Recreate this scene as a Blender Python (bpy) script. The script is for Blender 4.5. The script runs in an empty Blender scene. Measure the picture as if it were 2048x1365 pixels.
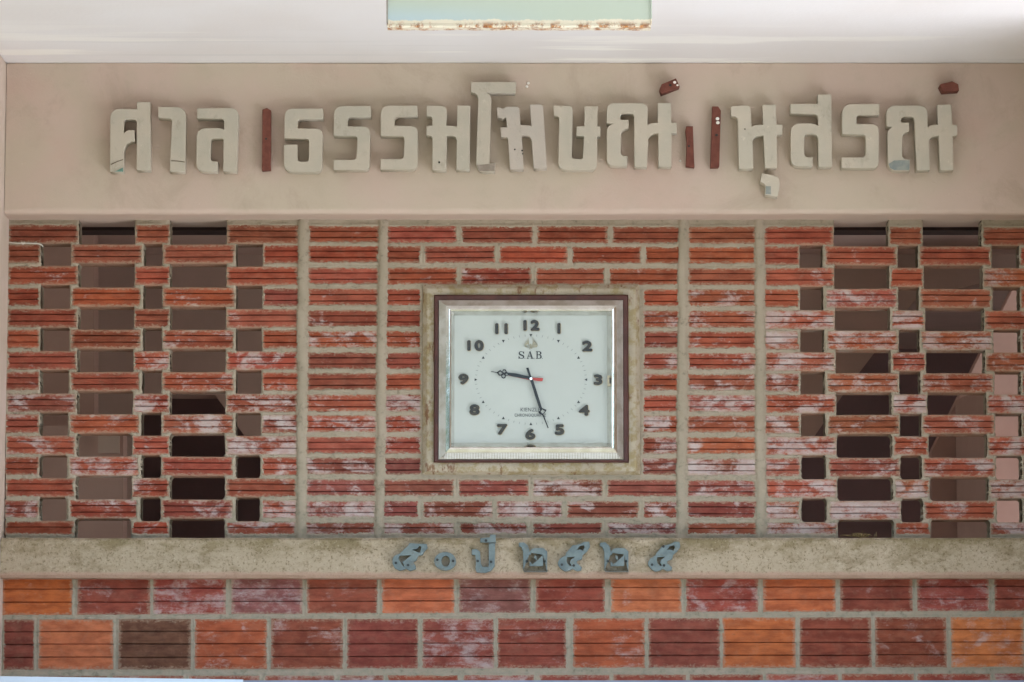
import bpy, math, random
import numpy as np
from mathutils import Vector, Matrix

random.seed(7)
rng = np.random.default_rng(11)
sc = bpy.context.scene
COL = sc.collection

# ------------------------------------------------------------------ camera, sky, sun, exposure
CAM_D, CAM_DROP, CAM_Z = 7.5, 0.95, 1.60
PITCH = math.atan(CAM_DROP / CAM_D)
LENS = 36.0 * math.hypot(CAM_D, CAM_DROP) / 2.048
cam_data = bpy.data.cameras.new('camera')
cam_data.sensor_width = 36.0
cam_data.lens = LENS
cam_data.clip_end = 400.0
cam = bpy.data.objects.new('camera', cam_data)
COL.objects.link(cam)
cam.location = (0.0, -CAM_D, CAM_Z)
cam.rotation_euler = (math.radians(90) + PITCH, 0, 0)
sc.camera = cam

SUN_EL, SUN_AZ = math.radians(58), math.atan2(0.55, -0.75)
world = bpy.data.worlds.new('World')
sc.world = world
world.use_nodes = True
wn = world.node_tree
sky = wn.nodes.new('ShaderNodeTexSky')
sky.sky_type = 'NISHITA'
sky.sun_disc = False
sky.sun_elevation = SUN_EL
sky.sun_rotation = SUN_AZ
bg = wn.nodes['Background']
bg.inputs['Strength'].default_value = 0.10
wn.links.new(sky.outputs[0], bg.inputs['Color'])
sun_data = bpy.data.lights.new('sun', 'SUN')
sun_data.energy = 4.6
sun_data.angle = math.radians(0.5)
sun_data.color = (1.0, 0.98, 0.96)
sun = bpy.data.objects.new('sun', sun_data)
COL.objects.link(sun)
sun.location = (6, -10, 14)
sdir = Vector((math.sin(SUN_AZ) * math.cos(SUN_EL), math.cos(SUN_AZ) * math.cos(SUN_EL), math.sin(SUN_EL)))
sun.rotation_euler = sdir.to_track_quat('Z', 'Y').to_euler()
sc.view_settings.view_transform = 'Standard'
sc.view_settings.look = 'None'
sc.view_settings.gamma = 1.0
sc.view_settings.exposure = 2.60
sc.cycles.max_bounces = 10
sc.cycles.diffuse_bounces = 5
sc.cycles.use_denoising = True

# ------------------------------------------------------------------ helpers
_cp, _sp = math.cos(PITCH), math.sin(PITCH)
def P(u, v, Y=0.0):
    """where the line of sight through photo point (u, v) meets the vertical plane y = Y"""
    a = (u - 1024.0) / 2048.0 * 36.0 / LENS
    b = (682.5 - v) / 2048.0 * 36.0 / LENS
    dx, dy, dz = a, _cp - b * _sp, _sp + b * _cp
    t = (Y + CAM_D) / dy
    return Vector((dx * t, Y, CAM_Z + dz * t))
def PN(U, V, Y):
    a = (U - 1024.0) / 2048.0 * 36.0 / LENS
    b = (682.5 - V) / 2048.0 * 36.0 / LENS
    dy = _cp - b * _sp
    t = CAM_D / dy
    return np.stack([a * t, Y, CAM_Z + (_sp + b * _cp) * t], -1)
def lin(r, g, b):
    f = lambda c: (c / 255 / 12.92) if c / 255 <= 0.04045 else ((c / 255 + 0.055) / 1.055) ** 2.4
    return (f(r), f(g), f(b), 1.0)

WL = {}
def link(name, me, mat=None, parent=None, label=None, cat=None, group=None, kind=None, smooth=False):
    """me holds world coordinates; the object gets its own origin"""
    n = len(me.vertices)
    co = np.empty(n * 3); me.vertices.foreach_get('co', co); co = co.reshape(-1, 3)
    lo, hi = co.min(0), co.max(0)
    c = Vector(((lo[0] + hi[0]) / 2, (lo[1] + hi[1]) / 2, (lo[2] if parent is None else (lo[2] + hi[2]) / 2)))
    me.transform(Matrix.Translation(-c))
    o = bpy.data.objects.new(name, me)
    COL.objects.link(o)
    WL[o.name] = c
    if parent is not None:
        o.parent = parent
        o.location = c - WL[parent.name]
    else:
        o.location = c
    if mat is not None:
        me.materials.append(mat)
    if smooth:
        me.polygons.foreach_set('use_smooth', [True] * len(me.polygons))
    tag(o, label, cat, group, kind)
    return o
def tag(o, label=None, cat=None, group=None, kind=None):
    if label: o['label'] = label
    if cat: o['category'] = cat
    if group: o['group'] = group
    if kind: o['kind'] = kind
    return o
def empty(name, loc, **k):
    o = bpy.data.objects.new(name, None)
    COL.objects.link(o)
    o.location = loc
    o.empty_display_size = 0.1
    WL[o.name] = Vector(loc)
    return tag(o, **k)
def mesh(verts, faces, name='mesh'):
    me = bpy.data.meshes.new(name)
    me.from_pydata([tuple(v) for v in verts], [], faces)
    me.update()
    return me
def box(x0, x1, y0, y1, z0, z1):
    v = [(x, y, z) for x in (x0, x1) for y in (y0, y1) for z in (z0, z1)]
    f = [(0, 1, 3, 2), (4, 6, 7, 5), (0, 4, 5, 1), (2, 3, 7, 6), (0, 2, 6, 4), (1, 5, 7, 3)]
    return mesh(v, f)
def profile_x(x0, x1, prof, n=1, jit=0.0):
    """closed profile [(y, z)] swept along x"""
    k = len(prof)
    v, f = [], []
    for i in range(n + 1):
        x = x0 + (x1 - x0) * i / n
        for (y, z) in prof:
            v.append((x, y + random.uniform(-jit, jit), z + random.uniform(-jit, jit)))
    for i in range(n):
        for j in range(k):
            a, b = i * k + j, i * k + (j + 1) % k
            f.append((a, b, b + k, a + k))
    f.append(tuple(range(k))[::-1])
    f.append(tuple(range(n * k, n * k + k)))
    return mesh(v, f)
def rect(u0, v0, u1, v1, Y):
    a, b = P(u0, v0, Y), P(u1, v1, Y)
    return (a.x, a.z, b.x, b.z, Y)
def atY(r, Y): return (r[0], r[1], r[2], r[3], Y)
def grow(r, d): return (r[0] - d, r[1] + d, r[2] + d, r[3] - d, r[4])
def ring(rects, seg=1):
    """mitred frame through a list of world rectangles (x0, ztop, x1, zbottom, y)"""
    v, f = [], []
    for (x0, z1, x1, z0, y) in rects:
        v += [(x0, y, z1), (x1, y, z1), (x1, y, z0), (x0, y, z0)]
    for i in range(len(rects) - 1):
        for j in range(4):
            a, b = i * 4 + j, i * 4 + (j + 1) % 4
            f.append((a, a + 4, b + 4, b))
    return mesh(v, f)
def rounded(poly):
    out, n = [], len(poly)
    for i in range(n):
        p = poly[i]
        if len(p) == 2 or p[2] == 0:
            out.append((p[0], p[1])); continue
        a, b, c = Vector(poly[i - 1][:2]), Vector(p[:2]), Vector(poly[(i + 1) % n][:2])
        la, lc = (a - b).length, (c - b).length
        r = min(p[2], la * 0.49 if len(poly[i - 1]) > 2 else la * 0.95, lc * 0.49 if len(poly[(i + 1) % n]) > 2 else lc * 0.95)
        s, e = b + (a - b).normalized() * r, b + (c - b).normalized() * r
        for k in range(7):
            t = k / 6
            q = s * (1 - t) ** 2 + b * 2 * t * (1 - t) * 0.9 + (s + e) * 0.5 * 2 * t * (1 - t) * 0.1 + e * t * t
            out.append((q.x, q.y))
    return out
def circ(cx, cy, rx, ry=None, n=14):
    ry = ry or rx
    return [(cx + rx * math.cos(2 * math.pi * i / n), cy + ry * math.sin(2 * math.pi * i / n)) for i in range(n)]
def plate(polys, Y, thick, bevel=0.0):
    """flat piece with outlines in photo points on the plane y = Y (its front), thick metres deep"""
    cu = bpy.data.curves.new('c', 'CURVE')
    cu.dimensions = '2D'
    cu.fill_mode = 'BOTH'
    cu.extrude = max(thick / 2 - bevel, 0.00005)
    cu.bevel_depth = bevel
    cu.bevel_resolution = 1
    cu.offset = -bevel
    for poly in polys:
        pts = [P(p[0], p[1], Y) for p in rounded(poly)]
        sp = cu.splines.new('POLY')
        sp.points.add(len(pts) - 1)
        for q, p in zip(sp.points, pts):
            q.co = (p.x, p.z, 0, 1)
        sp.use_cyclic_u = True
    return curve_mesh(cu, Y + thick / 2)
def curve_mesh(cu, Yc):
    o = bpy.data.objects.new('c', cu)
    COL.objects.link(o)
    dg = bpy.context.evaluated_depsgraph_get()
    me = bpy.data.meshes.new_from_object(o.evaluated_get(dg))
    bpy.data.objects.remove(o)
    bpy.data.curves.remove(cu)
    me.materials.clear()
    me.transform(Matrix.Translation((0, Yc, 0)) @ Matrix.Rotation(math.radians(90), 4, 'X'))
    return me
def text_mesh(s, u, v, h_px, Y, thick, wide=1.0, bold=0.0, space=1.0):
    cu = bpy.data.curves.new('t', 'FONT')
    cu.body = s
    cu.align_x = 'CENTER'
    cu.size = 1.0
    cu.extrude = 0.01
    cu.offset = bold
    cu.space_character = space
    me = curve_mesh(cu, 0)
    n = len(me.vertices)
    co = np.empty(n * 3); me.vertices.foreach_get('co', co); co = co.reshape(-1, 3)
    lo, hi = co.min(0), co.max(0)
    c = P(u, v, Y)
    k = (P(u, v - h_px / 2, Y).z - P(u, v + h_px / 2, Y).z) / (hi[2] - lo[2])
    co[:, 0] = (co[:, 0] - (lo[0] + hi[0]) / 2) * k * wide + c.x
    co[:, 2] = (co[:, 2] - (lo[2] + hi[2]) / 2) * k + c.z
    co[:, 1] = Y + (co[:, 1] - lo[1]) / max(hi[1] - lo[1], 1e-9) * thick
    me.vertices.foreach_set('co', co.ravel())
    me.update()
    return me
def tube(points, r, n=6):
    v, f = [], []
    pts = [Vector(p) for p in points]
    for i, p in enumerate(pts):
        d = (pts[min(i + 1, len(pts) - 1)] - pts[max(i - 1, 0)]).normalized()
        a = d.cross(Vector((0, 0, 1)))
        a = a.normalized() if a.length > 1e-4 else Vector((1, 0, 0))
        b = d.cross(a)
        for k in range(n):
            t = 2 * math.pi * k / n
            v.append(p + (a * math.cos(t) + b * math.sin(t)) * r)
    for i in range(len(pts) - 1):
        for k in range(n):
            f.append((i * n + k, i * n + (k + 1) % n, (i + 1) * n + (k + 1) % n, (i + 1) * n + k))
    f.append(tuple(range(n))); f.append(tuple(range((len(pts) - 1) * n, len(pts) * n)))
    return mesh(v, f)
def join_meshes(ms):
    v, f = [], []
    for m in ms:
        b = len(v)
        v += [tuple(x.co) for x in m.vertices]
        f += [tuple(b + i for i in p.vertices) for p in m.polygons]
    return mesh(v, f)

# ------------------------------------------------------------------ materials
class M:
    def __init__(s, name, rough=0.85, spec=0.3, metallic=0.0):
        s.m = bpy.data.materials.new(name)
        s.m.use_nodes = True
        s.t = s.m.node_tree
        s.b = s.t.nodes['Principled BSDF']
        s.b.inputs['Roughness'].default_value = rough
        s.b.inputs['Specular IOR Level'].default_value = spec
        s.b.inputs['Metallic'].default_value = metallic
        s.pos = s.t.nodes.new('ShaderNodeNewGeometry').outputs['Position']
    def put(s, sock, val):
        if isinstance(val, bpy.types.NodeSocket): s.t.links.new(val, sock)
        elif isinstance(val, tuple) and len(val) == 3 and sock.type == 'RGBA': sock.default_value = (*val, 1)
        else: sock.default_value = val
    def map(s, scale, loc=(0, 0, 0)):
        n = s.t.nodes.new('ShaderNodeMapping')
        s.put(n.inputs['Vector'], s.pos)
        n.inputs['Scale'].default_value = scale
        n.inputs['Location'].default_value = loc
        return n.outputs[0]
    def noise(s, scale, detail=4, rough=0.55, vec=None, dist=0.0):
        n = s.t.nodes.new('ShaderNodeTexNoise')
        s.put(n.inputs['Vector'], vec if vec is not None else s.pos)
        n.inputs['Scale'].default_value = scale
        n.inputs['Detail'].default_value = detail
        n.inputs['Roughness'].default_value = rough
        n.inputs['Distortion'].default_value = dist
        return n.outputs['Fac']
    def ramp(s, x, a, b, lo=0.0, hi=1.0):
        n = s.t.nodes.new('ShaderNodeMapRange')
        n.interpolation_type = 'SMOOTHSTEP'
        s.put(n.inputs['Value'], x)
        s.put(n.inputs['From Min'], a); s.put(n.inputs['From Max'], b)
        s.put(n.inputs['To Min'], lo); s.put(n.inputs['To Max'], hi)
        return n.outputs['Result']
    def math(s, op, a, b=0.0, c=None):
        n = s.t.nodes.new('ShaderNodeMath')
        n.operation = op
        s.put(n.inputs[0], a); s.put(n.inputs[1], b)
        if c is not None: s.put(n.inputs[2], c)
        return n.outputs[0]
    def mix(s, f, a, b, mode='MIX'):
        n = s.t.nodes.new('ShaderNodeMix')
        n.data_type = 'RGBA'
        n.blend_type = mode
        s.put(n.inputs[0], f); s.put(n.inputs[6], a); s.put(n.inputs[7], b)
        return n.outputs[2]
    def sep(s, v=None):
        n = s.t.nodes.new('ShaderNodeSeparateXYZ')
        s.put(n.inputs[0], v if v is not None else s.pos)
        return n.outputs
    def info(s): return s.t.nodes.new('ShaderNodeObjectInfo').outputs
    def color(s, c): s.put(s.b.inputs['Base Color'], c); return s
    def rough(s, c): s.put(s.b.inputs['Roughness'], c); return s
    def bump(s, h, strength=0.4, dist=0.002):
        n = s.t.nodes.new('ShaderNodeBump')
        n.inputs['Strength'].default_value = strength
        n.inputs['Distance'].default_value = dist
        s.put(n.inputs['Height'], h)
        s.t.links.new(n.outputs[0], s.b.inputs['Normal'])
        return s

def mat_brick(name, wide=0.17, strength=0.6, kx=3.4, soft=1.25, cover=0.84):
    m = M(name, rough=0.85, spec=0.25)
    oi = m.info()
    base, amount = oi['Color'], oi['Alpha']
    seedv = m.t.nodes.new('ShaderNodeVectorMath'); seedv.operation = 'ADD'
    rnd = m.t.nodes.new('ShaderNodeCombineXYZ')
    m.put(rnd.inputs[0], m.math('MULTIPLY', oi['Random'], 37.0)); m.put(rnd.inputs[2], m.math('MULTIPLY', oi['Random'], 91.0))
    m.put(seedv.inputs[0], m.pos); m.put(seedv.inputs[1], rnd.outputs[0])
    def mp(sx, sz):
        n = m.t.nodes.new('ShaderNodeMapping'); m.put(n.inputs['Vector'], seedv.outputs[0])
        n.inputs['Scale'].default_value = (sx, 20, sz); return n.outputs[0]
    tone = m.noise(1.0, 4, 0.6, mp(22, 60))
    c = m.mix(m.ramp(tone, 0.3, 0.7), m.mix(1.0, base, (0.72, 0.66, 0.62), 'MULTIPLY'), m.mix(1.0, base, (1.22, 1.25, 1.2), 'MULTIPLY'))
    lines = m.noise(1.0, 3, 0.6, mp(14, 700))
    c = m.mix(m.ramp(lines, 0.45, 0.75, 0, 0.35), c, m.mix(1.0, base, (0.6, 0.5, 0.45), 'MULTIPLY'))
    # soot and moss
    dirt = m.noise(1.0, 5, 0.65, mp(30, 45))
    c = m.mix(m.ramp(dirt, 0.62, 0.78, 0, 0.55), c, (0.085, 0.06, 0.035))
    # whitish lime bloom
    big = m.noise(1.0, 3, 0.55, mp(19, 26), 0.8)
    fine = m.noise(1.0, 6, 0.8, mp(110, 190), 0.5)
    ribn = m.noise(1.0, 2, 0.5, mp(22, 160))
    v = m.math('ADD', m.math('ADD', m.math('MULTIPLY', big, 0.50), m.math('MULTIPLY', fine, 0.34)), m.math('MULTIPLY', ribn, 0.16))
    thr = m.math('SUBTRACT', 0.675, m.math('MULTIPLY', amount, 0.24))
    w = m.ramp(m.math('SUBTRACT', v, thr), -0.035 * soft, 0.055 * soft, 0, cover)
    speck = m.ramp(m.noise(1.0, 3, 0.8, mp(230, 260)), 0.66, 0.74, 0, 0.55)
    speck = m.math('MULTIPLY', speck, m.ramp(amount, 0.0, 0.7, 0.25, 1.0))
    w = m.math('MAXIMUM', w, speck)
    c = m.mix(w, c, m.mix(m.ramp(dirt, 0.35, 0.65), (0.46, 0.34, 0.31), (0.55, 0.48, 0.46)))
    # thin mortar film dragged over the rims of each brick
    gen = m.t.nodes.new('ShaderNodeTexCoord').outputs['Generated']
    g3 = m.sep(gen)
    ex = m.math('MINIMUM', g3[0], m.math('SUBTRACT', 1.0, g3[0]))
    ez = m.math('MINIMUM', g3[2], m.math('SUBTRACT', 1.0, g3[2]))
    e = m.math('MINIMUM', m.math('MULTIPLY', ex, kx), ez)
    e = m.math('ADD', e, m.math('MULTIPLY', m.math('SUBTRACT', fine, 0.5), -5.0 * wide))
    film = m.ramp(e, wide, wide * 0.25, 0, strength)
    c = m.mix(film, c, lin(168, 146, 124)[:3])
    dust = m.ramp(m.noise(1.0, 4, 0.7, mp(40, 55), 0.5), 0.45, 0.72, 0.0, 0.16)
    c = m.mix(dust, c, lin(168, 132, 110)[:3])
    pit = m.ramp(m.noise(1.0, 2, 0.6, mp(300, 330)), 0.68, 0.74, 0, 0.6)
    c = m.mix(pit, c, (0.05, 0.03, 0.02))
    m.color(c)
    h = m.math('ADD', m.math('MULTIPLY', lines, 0.5), m.math('SUBTRACT', m.math('MULTIPLY', fine, 0.9), m.math('MULTIPLY', pit, 0.8)))
    m.bump(h, 0.7, 0.0014)
    return m.m
MAT_BRICK = mat_brick('ribbed_brick')
MAT_BRICK_BIG = mat_brick('large_ribbed_brick', 0.075, 0.5, 1.5, 1.9, 0.66)

def mat_mortar():
    m = M('mortar', 0.95, 0.15)
    z = m.sep()[2]
    n1 = m.noise(9, 4, 0.6); n2 = m.noise(60, 5, 0.7); n3 = m.noise(380, 3, 0.7)
    c = m.mix(m.ramp(n1, 0.3, 0.7), lin(158, 146, 127)[:3], lin(170, 156, 138)[:3])
    low = m.ramp(z, P(0, 1100).z, P(0, 820).z, 0.75, 0.12)
    c = m.mix(m.math('MULTIPLY', low, m.ramp(n2, 0.35, 0.65)), c, lin(146, 142, 124)[:3])
    c = m.mix(m.ramp(n2, 0.54, 0.72, 0, 0.6), c, lin(112, 102, 86)[:3])
    c = m.mix(m.ramp(n3, 0.62, 0.72, 0, 0.5), c, lin(190, 180, 160)[:3])
    m.color(c)
    m.bump(m.math('ADD', n2, m.math('MULTIPLY', n3, 0.7)), 0.6, 0.0015)
    return m.m
MAT_MORTAR = mat_mortar()

def mat_beam():
    m = M('beige_wall_paint', 0.7, 0.3)
    n1 = m.noise(4.5, 3, 0.5); n2 = m.noise(14, 5, 0.6); n3 = m.noise(240, 4, 0.75); n4 = m.noise(60, 2, 0.5)
    c = m.mix(m.ramp(n1, 0.4, 0.62), lin(191, 175, 157)[:3], lin(195, 173, 159)[:3])
    c = m.mix(m.ramp(n2, 0.5, 0.75, 0, 0.5), c, lin(180, 166, 147)[:3])
    blot = m.noise(7, 6, 0.7, m.map((1, 1, 0.8), (5, 1, 8)), 0.8)
    c = m.mix(m.ramp(blot, 0.52, 0.7, 0, 0.45), c, lin(172, 152, 136)[:3])
    c = m.mix(m.ramp(m.noise(3.2, 4, 0.6, m.map((1, 1, 1.6), (9, 2, 4))), 0.54, 0.68, 0, 0.45), c, lin(194, 166, 152)[:3])
    c = m.mix(m.ramp(n3, 0.66, 0.73, 0, 0.35), c, lin(140, 120, 100)[:3])
    c = m.mix(m.ramp(m.noise(300, 2, 0.5), 0.745, 0.77, 0, 0.8), c, lin(230, 220, 205)[:3])
    # pink paint left along the lower edge
    z = m.sep()[2]
    edge = m.math('ADD', z, m.math('MULTIPLY', n4, 0.006))
    zb = P(1024, 425, -0.08).z
    c = m.mix(m.ramp(edge, zb + 0.012, zb + 0.004, 0, 0.6), c, lin(202, 180, 166)[:3])
    m.color(c)
    m.bump(m.math('ADD', m.math('MULTIPLY', n3, 0.25), m.math('MULTIPLY', n2, 1.2)), 0.35, 0.004)
    return m.m
MAT_BEAM = mat_beam()

def mat_ledge():
    m = M('rough_ledge_concrete', 0.95, 0.1)
    s = m.sep()
    n1 = m.noise(5, 4, 0.6); n2 = m.noise(26, 6, 0.75, m.map((0.6, 1, 1))); n3 = m.noise(230, 4, 0.75); n4 = m.noise(45, 3, 0.5)
    c = m.mix(m.ramp(n1, 0.35, 0.65), lin(190, 173, 150)[:3], lin(178, 162, 138)[:3])
    c = m.mix(m.ramp(n2, 0.48, 0.66, 0, 0.75), c, lin(138, 123, 96)[:3])
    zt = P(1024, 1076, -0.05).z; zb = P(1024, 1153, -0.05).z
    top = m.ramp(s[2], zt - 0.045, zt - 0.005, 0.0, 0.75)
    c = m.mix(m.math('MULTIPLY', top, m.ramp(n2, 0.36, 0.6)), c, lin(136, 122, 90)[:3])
    c = m.mix(m.ramp(n3, 0.52, 0.66, 0, 0.75), c, lin(108, 94, 66)[:3])
    c = m.mix(m.ramp(m.noise(170, 3, 0.7, m.map((1, 1, 1), (3, 5, 9))), 0.6, 0.72, 0, 0.5), c, lin(208, 196, 172)[:3])
    e = m.math('ADD', s[2], m.math('MULTIPLY', n4, 0.008))
    c = m.mix(m.ramp(e, zb + 0.015, zb + 0.009, 0, 0.7), c, lin(184, 150, 132)[:3])
    m.color(c)
    m.bump(m.math('ADD', n3, n2), 1.0, 0.0035)
    return m.m
MAT_LEDGE = mat_ledge()

def mat_simple(name, col, col2=None, scale=20, rough=0.8, spec=0.3, metallic=0.0, bump=0.2, bscale=120, mapping=(1, 1, 1)):
    m = M(name, rough, spec, metallic)
    if col2 is not None:
        m.color(m.mix(m.ramp(m.noise(scale, 5, 0.6, m.map(mapping)), 0.38, 0.64), col[:3], col2[:3]))
    else:
        m.color(col[:3])
    if bump: m.bump(m.noise(bscale, 4, 0.6), bump, 0.002)
    return m.m

def mat_ceiling():
    m = M('white_ceiling_paint', 0.6, 0.35)
    s = m.sep()
    n1 = m.noise(2.2, 3, 0.5)
    strk = m.noise(1.0, 4, 0.55, m.map((1.6, 11, 1)))
    strk2 = m.noise(1.0, 3, 0.5, m.map((0.9, 30, 1), (4, 2, 0)))
    near = m.ramp(s[1], -0.55, -0.15)
    c = m.mix(m.ramp(n1, 0.35, 0.65), lin(226, 221, 220)[:3], lin(232, 229, 230)[:3])
    c = m.mix(m.math('MULTIPLY', near, m.ramp(strk, 0.55, 0.64, 0, 0.8)), c, lin(248, 245, 240)[:3])
    c = m.mix(m.math('MULTIPLY', near, m.ramp(strk2, 0.58, 0.7, 0, 0.5)), c, lin(214, 212, 213)[:3])
    m.color(c)
    m.bump(m.math('ADD', strk, m.noise(90, 4, 0.6)), 0.15, 0.003)
    return m.m
MAT_CEIL = mat_ceiling()

def mat_letter():
    m = M('cast_letter_paint', 0.75, 0.3)
    n1 = m.noise(12, 4, 0.6); n2 = m.noise(70, 4, 0.7); n3 = m.noise(330, 3, 0.7)
    oi = m.info()
    c = m.mix(m.ramp(n1, 0.35, 0.65), lin(178, 170, 155)[:3], lin(186, 175, 159)[:3])
    c = m.mix(m.ramp(n2, 0.55, 0.75, 0, 0.4), c, lin(172, 164, 150)[:3])
    c = m.mix(m.ramp(n3, 0.68, 0.75, 0, 0.5), c, lin(130, 118, 100)[:3])
    c = m.mix(m.ramp(m.noise(28, 6, 0.75, m.map((1, 1, 0.6), (3, 8, 1))), 0.55, 0.7, 0, 0.5), c, lin(150, 140, 124)[:3])
    c = m.mix(m.ramp(m.noise(44, 5, 0.8, m.map((1, 1, 1), (13, 2, 6))), 0.62, 0.7, 0, 0.55), c, lin(206, 196, 180)[:3])
    c = m.mix(1.0, c, oi['Color'], 'MULTIPLY')
    m.color(c)
    m.bump(m.math('ADD', n2, m.math('MULTIPLY', n3, 0.6)), 0.3, 0.0015)
    return m.m
MAT_LETTER = mat_letter()
MAT_STICK = mat_simple('brown_red_block', lin(104, 60, 50), lin(118, 70, 58), 60, 0.75, 0.25, bump=0.5)
MAT_WHITEDAB = mat_simple('white_adhesive', lin(232, 226, 218), None, rough=0.4, bump=0)
MAT_GREEN = mat_simple('exposed_green_paint', lin(92, 128, 116), lin(120, 150, 138), 90, 0.6)
MAT_BLUEGREY = mat_simple('exposed_blue_grey', lin(128, 136, 134), lin(152, 154, 146), 40, 0.8)
MAT_CRACK = mat_simple('crack_shadow', lin(110, 98, 82), None, bump=0)
def mat_num():
    m = M('blue_grey_numeral', 0.55, 0.4)
    c = m.mix(m.ramp(m.noise(40, 5, 0.7), 0.35, 0.65), lin(92, 106, 108)[:3], lin(114, 127, 126)[:3])
    c = m.mix(m.ramp(m.noise(70, 6, 0.8, m.map((1, 1, 1), (4, 1, 7))), 0.54, 0.66, 0, 0.8), c, lin(112, 108, 96)[:3])
    c = m.mix(m.ramp(m.noise(120, 4, 0.8, m.map((1, 1, 1), (1, 6, 2))), 0.64, 0.7, 0, 0.7), c, lin(168, 172, 168)[:3])
    m.color(c); m.bump(m.noise(200, 4, 0.7), 0.4, 0.002)
    return m.m
MAT_NUM = mat_num()
MAT_SCREW = mat_simple('dark_screw', lin(40, 42, 40), None, rough=0.5, bump=0)
MAT_PILASTER = mat_simple('pilaster_paint', lin(206, 188, 176), lin(198, 182, 166), 8, 0.75)
MAT_SURROUND = None
def mat_surround():
    m = M('stained_surround_mortar', 0.92, 0.15)
    n1 = m.noise(16, 4, 0.6); n2 = m.noise(38, 6, 0.75); n3 = m.noise(260, 3, 0.7)
    c = m.mix(m.ramp(n1, 0.35, 0.65), lin(170, 158, 138)[:3], lin(184, 172, 152)[:3])
    c = m.mix(m.ramp(n2, 0.46, 0.60, 0, 0.8), c, lin(152, 136, 96)[:3])
    c = m.mix(m.ramp(m.noise(30, 5, 0.7, m.map((2.0, 1, 0.7), (7, 3, 1))), 0.56, 0.66, 0, 0.8), c, lin(116, 74, 48)[:3])
    c = m.mix(m.ramp(n3, 0.6, 0.72, 0, 0.45), c, lin(118, 104, 78)[:3])
    m.color(c)
    m.bump(m.math('ADD', n2, n3), 0.5, 0.0015)
    return m.m
MAT_SURROUND = mat_surround()
MAT_REFLECTOR = mat_simple('pale_reflector', lin(196, 198, 200), lin(204, 206, 208), 1.5, 0.9)  # for the added slab that bounces sunlight
MAT_EARTH = mat_simple('earth_and_grass', lin(84, 86, 74), lin(94, 92, 88), 1.2, 0.95)
MAT_ROOM = mat_simple('dim_room_plaster', lin(196, 172, 158), lin(206, 180, 166), 4, 0.9)
MAT_ROOMPINK = mat_simple('pink_room_plaster', lin(184, 152, 140), lin(192, 160, 148), 5, 0.9)
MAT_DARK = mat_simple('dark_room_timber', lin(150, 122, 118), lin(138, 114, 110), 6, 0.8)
MAT_FACE = mat_simple('pale_clock_dial', lin(182, 187, 179), lin(186, 191, 183), 6, 0.35, 0.45, bump=0)
MAT_CASE = mat_simple('maroon_clock_case', lin(84, 46, 38), lin(70, 38, 33), 30, 0.5, 0.5, bump=0.05)
MAT_CHROME = mat_simple('worn_chrome', (0.78, 0.76, 0.73), (0.66, 0.63, 0.58), 40, 0.09, 0.5, 1.0, bump=0.05, bscale=60)
MAT_SATIN = mat_simple('satin_aluminium', (0.62, 0.61, 0.59), (0.46, 0.43, 0.38), 26, 0.40, 0.5, 1.0, bump=0.05)
MAT_INK = mat_simple('black_print', lin(42, 44, 44), None, rough=0.5, bump=0)
MAT_SMALL = mat_simple('fine_grey_print', lin(88, 92, 90), None, rough=0.5, bump=0)
MAT_TICK = mat_simple('grey_print', lin(120, 126, 122), None, rough=0.5, bump=0)
MAT_GOLD = mat_simple('tarnished_gilt', lin(54, 45, 30), lin(30, 26, 20), 160, 0.7, 0.08, 0.0, bump=0)
MAT_GILTEDGE = mat_simple('gilt_edge', (0.55, 0.44, 0.27), (0.40, 0.31, 0.19), 100, 0.4, 0.5, 1.0, bump=0)
MAT_EMBLEM = mat_simple('pale_gilt_print', lin(140, 136, 112), lin(160, 154, 126), 300, 0.4, 0.5, bump=0)
MAT_HAND = mat_simple('black_hand', lin(20, 21, 24), None, rough=0.6, spec=0.1, bump=0)
MAT_RED = mat_simple('red_hand', lin(176, 52, 40), None, rough=0.4, bump=0)
MAT_RAIL = mat_simple('bluish_rail_metal', lin(150, 168, 190), lin(130, 150, 176), 8, 0.3, 0.5, 0.6, bump=0)
MAT_BOARD = mat_simple('white_enamel', lin(196, 210, 224), None, rough=0.25, spec=0.5, bump=0)
MAT_WIRE = mat_simple('white_cord', lin(214, 208, 196), None, rough=0.5, bump=0)
MAT_STRAW = mat_simple('dry_straw', lin(150, 132, 92), lin(110, 92, 60), 200, 0.9)

# ------------------------------------------------------------------ the place: ground, ceiling, pilasters, header, ledge
Z_CEIL = P(1024, 126, -0.08).z
XL, XR = P(18, 450).x, P(2112, 450).x
BEAM_F = -0.08
LEDGE_F = -0.05

me = mesh([(-60, -70, 0), (60, -70, 0), (60, 40, 0), (-60, 40, 0)], [(0, 1, 2, 3)])
link('ground', me, MAT_EARTH, kind='structure', label='dark earth and grass beyond the forecourt')
link('reflector', box(1.5, 8.5, -4.8, -0.45, 0.0, 0.05), MAT_REFLECTOR, kind='structure', label='unseen pale concrete paving in front of the wall')  # unseen slab, added so bounced sun reaches the wall from the lower right
link('ceiling', box(-5.0, 3.2, -2.3, 4.5, Z_CEIL, Z_CEIL + 0.18), MAT_CEIL, kind='structure', label='white painted porch ceiling above the lettering')
link('pilaster', box(XL - 0.30, XL, -0.30, 0.16, 0, Z_CEIL - 0.002), MAT_PILASTER, label='pinkish plastered pilaster at the left edge of the wall', cat='pilaster')
link('pilaster', box(XR, XR + 0.30, -0.55, 0.16, 0, Z_CEIL - 0.002), MAT_PILASTER, label='pinkish plastered pilaster just right of the pierced brick screen', cat='pilaster')

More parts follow.
